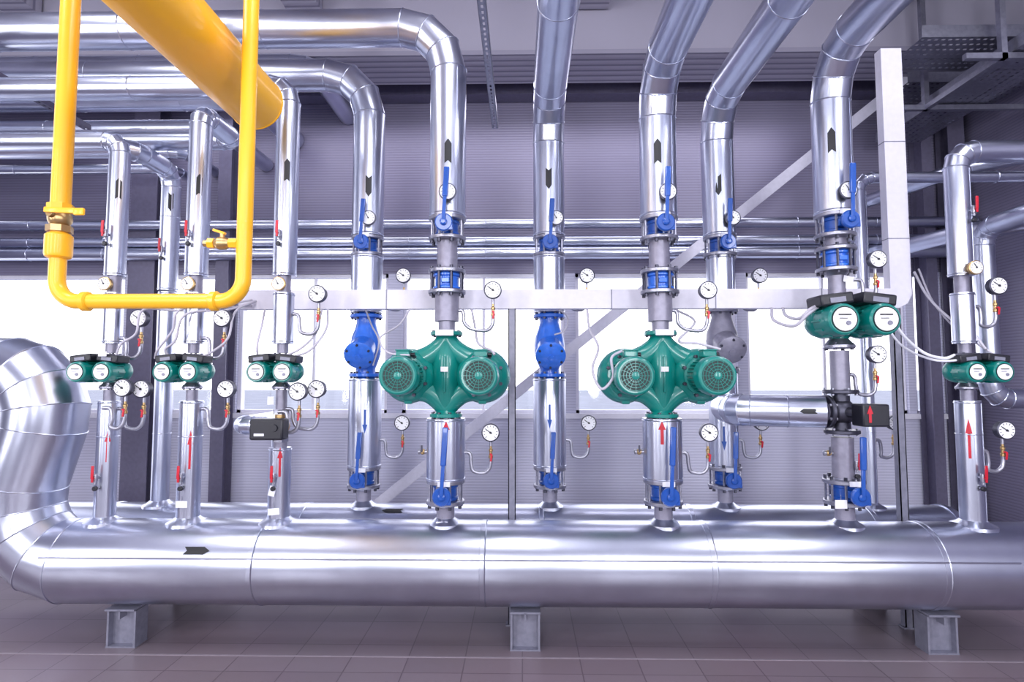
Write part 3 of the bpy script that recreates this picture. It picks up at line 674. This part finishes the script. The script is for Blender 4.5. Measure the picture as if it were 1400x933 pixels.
# ---------------- conduits ----------------
def cable(pts,r=.007,mat=CABLE,label='thin grey flexible conduit sagging between trunking and pump'):
    q=catmull([P(*p) for p in pts],7); b=B(); b.sweep(q,r,mat,10); solo('flexible_conduit',label,'conduit',b,q[0],thr=60,group='flexible conduits')
cable([(345,410,.24),(300,418,.1),(246,424,-.12),(236,452,-.13),(216,478,-.13),(212,490,-.1)])
cable([(345,414,.24),(310,424,.1),(254,430,-.10),(240,465,-.12),(226,478,-.12),(232,488,-.1)])
cable([(350,412,.24),(322,426,.05),(312,462,-.1),(292,480,-.12),(277,488,-.1)])
cable([(362,424,.25),(358,445,.05),(352,470,-.1),(352,487,-.1)])
cable([(448,424,.25),(446,450,.05),(425,478,-.1),(402,488,-.1)])
cable([(440,424,.25),(432,455,.05),(412,476,-.1),(388,488,-.1)])
cable([(345,418,.24),(250,425,.1),(196,424,-.05),(186,456,-.1),(166,470,-.1),(158,488,-.1)])
cable([(803,424,.24),(806,450,.1),(818,475,-.1),(810,505,-.25),(822,532,-.3),(838,516,-.28),(836,490,-.25),(850,480,-.22)],.008)
cable([(645,424,.24),(650,450,.1),(654,470,-.1),(672,480,-.2),(676,485,-.22)],.008)
cable([(925,424,.24),(950,440,.1),(928,466,-.1),(955,470,-.2),(985,478,-.22)],.008)
cable([(560,424,.24),(545,445,.1),(520,462,-.05),(530,482,-.2),(560,486,-.24)],.006)
cable([(1055,422,.24),(1058,438,.1),(1085,446,-.1),(1104,430,-.15),(1118,420,-.15)],.010)
cable([(1070,422,.24),(1075,432,.1),(1092,436,-.1),(1106,424,-.15),(1122,416,-.15)],.010)
cable([(1215,422,.24),(1232,455,.1),(1262,482,-.1),(1290,490,-.1),(1305,486,-.1)],.009,WHITE,'thin white cable sagging between two pumps')
cable([(1200,424,.24),(1230,470,.1),(1275,492,-.1),(1318,492,-.12),(1340,488,-.1)],.007,WHITE,'thin white cable sagging between two pumps')
cable([(1250,372,.3),(1268,405,.2),(1298,435,.05),(1325,450,.0),(1348,478,-.1)],.008)
cable([(1256,368,.3),(1275,412,.2),(1305,448,.1),(1330,466,.0),(1362,487,-.1)],.006)
cable([(765,424,.3),(776,434,.4),(772,452,.45),(758,458,.47)],.006)
cable([(500,424,.3),(508,445,.42),(518,468,.45),(510,500,.48)],.006)
def tag(u,v,Y,w,h,tilt=0):
    c=P(u,v,Y); b=B(); rot=Matrix.Rotation(radians(tilt),3,'Y'); b.box(c,(w,.002,h),WHITE,rot); b.cyl(c+rot@V((0,0,h/2)),c+rot@V((0,0,h/2+.03)),.0015,TUBE,seg=8)
    solo('paper_tag','small white paper tag tied to a pipe fitting','tag',b,c,group='paper tags')
for q in((248,690,-.075,.07,.04,0),(372,672,-.075,.04,.06,14),(374,700,-.075,.07,.04,-5),(604,719,-.07,.07,.045,0),(1150,690,-.13,.07,.05,0),(370,548,-.05,.04,.05,0),(1160,382,-.06,.06,.04,12),(140,484,-.17,.05,.03,0)):
    tag(*q)
for r_,vv in((Fr,618),(Hr,618),(Jr,620)):
    rr=.118 if r_ is not Jr else .062
    loc=V((r_.X-rr,0,r_.z(vv))); rt=root('drain_cock','small brass drain cock with a short lever on a pipe','valve',loc,'side drain cocks')
    b=B(); b.cyl((.02,0,0),(-.04,0,0),.012,TUBE,seg=20); b.ball((-.025,0,0),.018,BRASS); b.lathe((-.04,0,0),(-1,0,0),[(.014,0),(.016,.003),(.016,.012),(.01,.015)],TUBE,20); child(rt,'cock_body',b.mesh('cock_body'))
    b=B(); b.box((-.028,-.024,.02),(.012,.006,.045),DARKM,None,.002); b.cyl((-.025,0,0),(-.025,-.026,.0),.006,BRASS,seg=20); child(rt,'cock_lever',b.mesh('cock_lever'))

# ---------------- room ----------------
def struct(name,label,b,loc=(0,0,0)): return solo(name,label,name.split('_')[0],b,loc,kind='structure')
YW=2.2
b=B(); b.box((-.8,-1.0,-.05),(10.6,6.6,.1),FLOORM); struct('floor','dull purple-grey square floor tiles',b)
b=B(); b.box((-.8,-.15,.001),(10.4,.014,.003),simple('pale_joint_strip',(.27,.23,.27),.5)); o=struct('trim_1','pale narrow joint strip set across the tiled floor',b); 
W=[(-260,168),(224,300),(324,530),(550,772),(787,1008),(1022,1240),(1250,1288)]
WX=[(P(a,470,YW).x,P(c,470,YW).x) for a,c in W]; wz0,wz1=zz(566,YW),zz(374,YW)
b=B(); xl_,xr_=-6.1,4.4
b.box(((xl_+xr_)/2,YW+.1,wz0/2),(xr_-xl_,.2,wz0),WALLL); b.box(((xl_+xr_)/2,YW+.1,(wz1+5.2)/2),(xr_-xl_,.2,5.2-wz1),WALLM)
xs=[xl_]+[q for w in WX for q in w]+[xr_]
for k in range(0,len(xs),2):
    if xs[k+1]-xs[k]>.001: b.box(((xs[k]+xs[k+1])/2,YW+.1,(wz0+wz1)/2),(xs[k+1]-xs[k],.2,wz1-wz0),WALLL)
struct('wall_back','lavender-grey horizontally ribbed metal wall panels with windows',b)
b=B(); b.box((XR+.14,-.9,2.6),(.2,6.4,5.2),WALLM); struct('wall_right','lavender-grey ribbed metal side wall',b)
for i,(x0,x1) in enumerate(WX):
    b=B(); t=.035; cx=(x0+x1)/2; cz=(wz0+wz1)/2; yy=YW+.08
    b.box((cx,yy,wz0+t/2),(x1-x0,.08,t),FRAMEM); b.box((cx,yy,wz1-t/2),(x1-x0,.08,t),FRAMEM)
    b.box((x0+t/2,yy,cz),(t,.08,wz1-wz0),FRAMEM); b.box((x1-t/2,yy,cz),(t,.08,wz1-wz0),FRAMEM)
    if x1-x0>1: b.box((cx,yy,cz),(.025,.05,wz1-wz0),FRAMEM)
    o=struct('window_%d'%(i+1),'pale framed window with bright daylight outside',b)
    g=B(); g.box((cx,yy,cz),(x1-x0-.02,.006,wz1-wz0-.02),GLASS); child(o,'glass_pane',g.mesh('glass_pane'))
b=B(); b.box(((xl_+xr_)/2,YW-.015,wz0-.02),(xr_-xl_-.02,.03,.05),FRAMEM); struct('trim_2','pale lavender window sill rail along the wall',b)
b=B(); b.box(((xl_+xr_)/2,-.9,5.2),(xr_-xl_,6.4,.2),CONC); struct('ceiling','pale lavender concrete ceiling slabs',b)
b=B(); b.box(((xl_+xr_)/2,1.5,4.78),(xr_-xl_-.02,.45,.64),CONC); b.box(((xl_+xr_)/2,1.5,4.44),(xr_-xl_-.02,.5,.04),CONC); struct('trim_3','pale concrete ceiling beam parallel to the wall',b)
b=B(); b.box(((xl_+xr_)/2,2.1,4.55),(xr_-xl_-.02,.18,.2),PURP); struct('trim_4','dark lavender steel rail at the top of the wall',b)
b=B()
for x in(-4.4,-1.9,.6,3.1): b.box((x,-1.0,4.96),(.3,4.5,.28),CONC)
struct('trim_5','pale concrete ribs under the ceiling slabs',b)
YARD=simple('pale_yard_gravel',(.30,.33,.42),.9,0,.12,0,.6)
b=B(); b.box((0,42,-.3),(160,78,.1),YARD); solo('yard_ground','pale gravel yard outside the windows','ground',b,(0,42,-.35),kind='structure')

# ---------------- light ----------------
w=bpy.data.worlds.new('world'); SC.world=w; w.use_nodes=True; nt=w.node_tree; bg=nt.nodes['Background']
tc=nt.nodes.new('ShaderNodeTexCoord'); sp=nt.nodes.new('ShaderNodeSeparateXYZ'); nt.links.new(tc.outputs['Generated'],sp.inputs[0])
cr=nt.nodes.new('ShaderNodeValToRGB'); e=cr.color_ramp.elements; e[0].position=.42; e[0].color=(.115,.105,.19,1); e[1].position=.56; e[1].color=(3.2,3.2,3.5,1)
mr=nt.nodes.new('ShaderNodeMapRange'); mr.inputs['From Min'].default_value=-1; mr.inputs['From Max'].default_value=1
nt.links.new(sp.outputs['Y'],mr.inputs['Value']); nt.links.new(mr.outputs['Result'],cr.inputs['Fac'])
nt.links.new(cr.outputs['Color'],bg.inputs['Color'])
bg.inputs['Strength'].default_value=1.0
def area(loc,target,sx,sy,en,col=(.95,.95,1)):
    l=bpy.data.lights.new('area','AREA'); l.shape='RECTANGLE'; l.size=sx; l.size_y=sy; l.energy=en; l.color=col
    o=bpy.data.objects.new('added_area_light',l); o.location=loc; o.rotation_euler=(V(target)-V(loc)).to_track_quat('-Z','Y').to_euler(); COL.objects.link(o)
area((-6.5,-4.6,2.6),(-1,0,1.6),.6,3.6,125)  # tall strips added behind the camera to put bright streaks on the cladding
area((-4.2,-6.3,2.7),(-.8,0,1.6),.65,3.4,145)
area((-1.2,-6.8,2.8),(0,0,1.6),.7,3.4,150)
area((1.6,-6.8,2.8),(.5,0,1.6),.65,3.4,142)
area((4.2,-6.2,2.7),(1.2,0,1.6),.65,3.4,142)
area((6.0,-4.2,2.6),(1.8,0,1.6),.6,3.4,135)
for x in(-3.2,0,3.0): area((x,-1.9,4.75),(x,-1.2,0),.7,2.2,64)  # added overhead fill, not lamps of the hall
area((-.8,1.7,4.2),(-.8,2.1,0),7,.3,38,(.88,.86,1))  # added wash to brighten the back wall, not a fitting

cam=bpy.data.cameras.new('camera'); co=bpy.data.objects.new('camera',cam); COL.objects.link(co)
cam.sensor_width=36; cam.lens=F/1400*36; co.location=CAM; co.rotation_euler=RM.to_euler(); cam.clip_start=.05
SC.camera=co
SC.view_settings.view_transform='Standard'; SC.view_settings.exposure=0
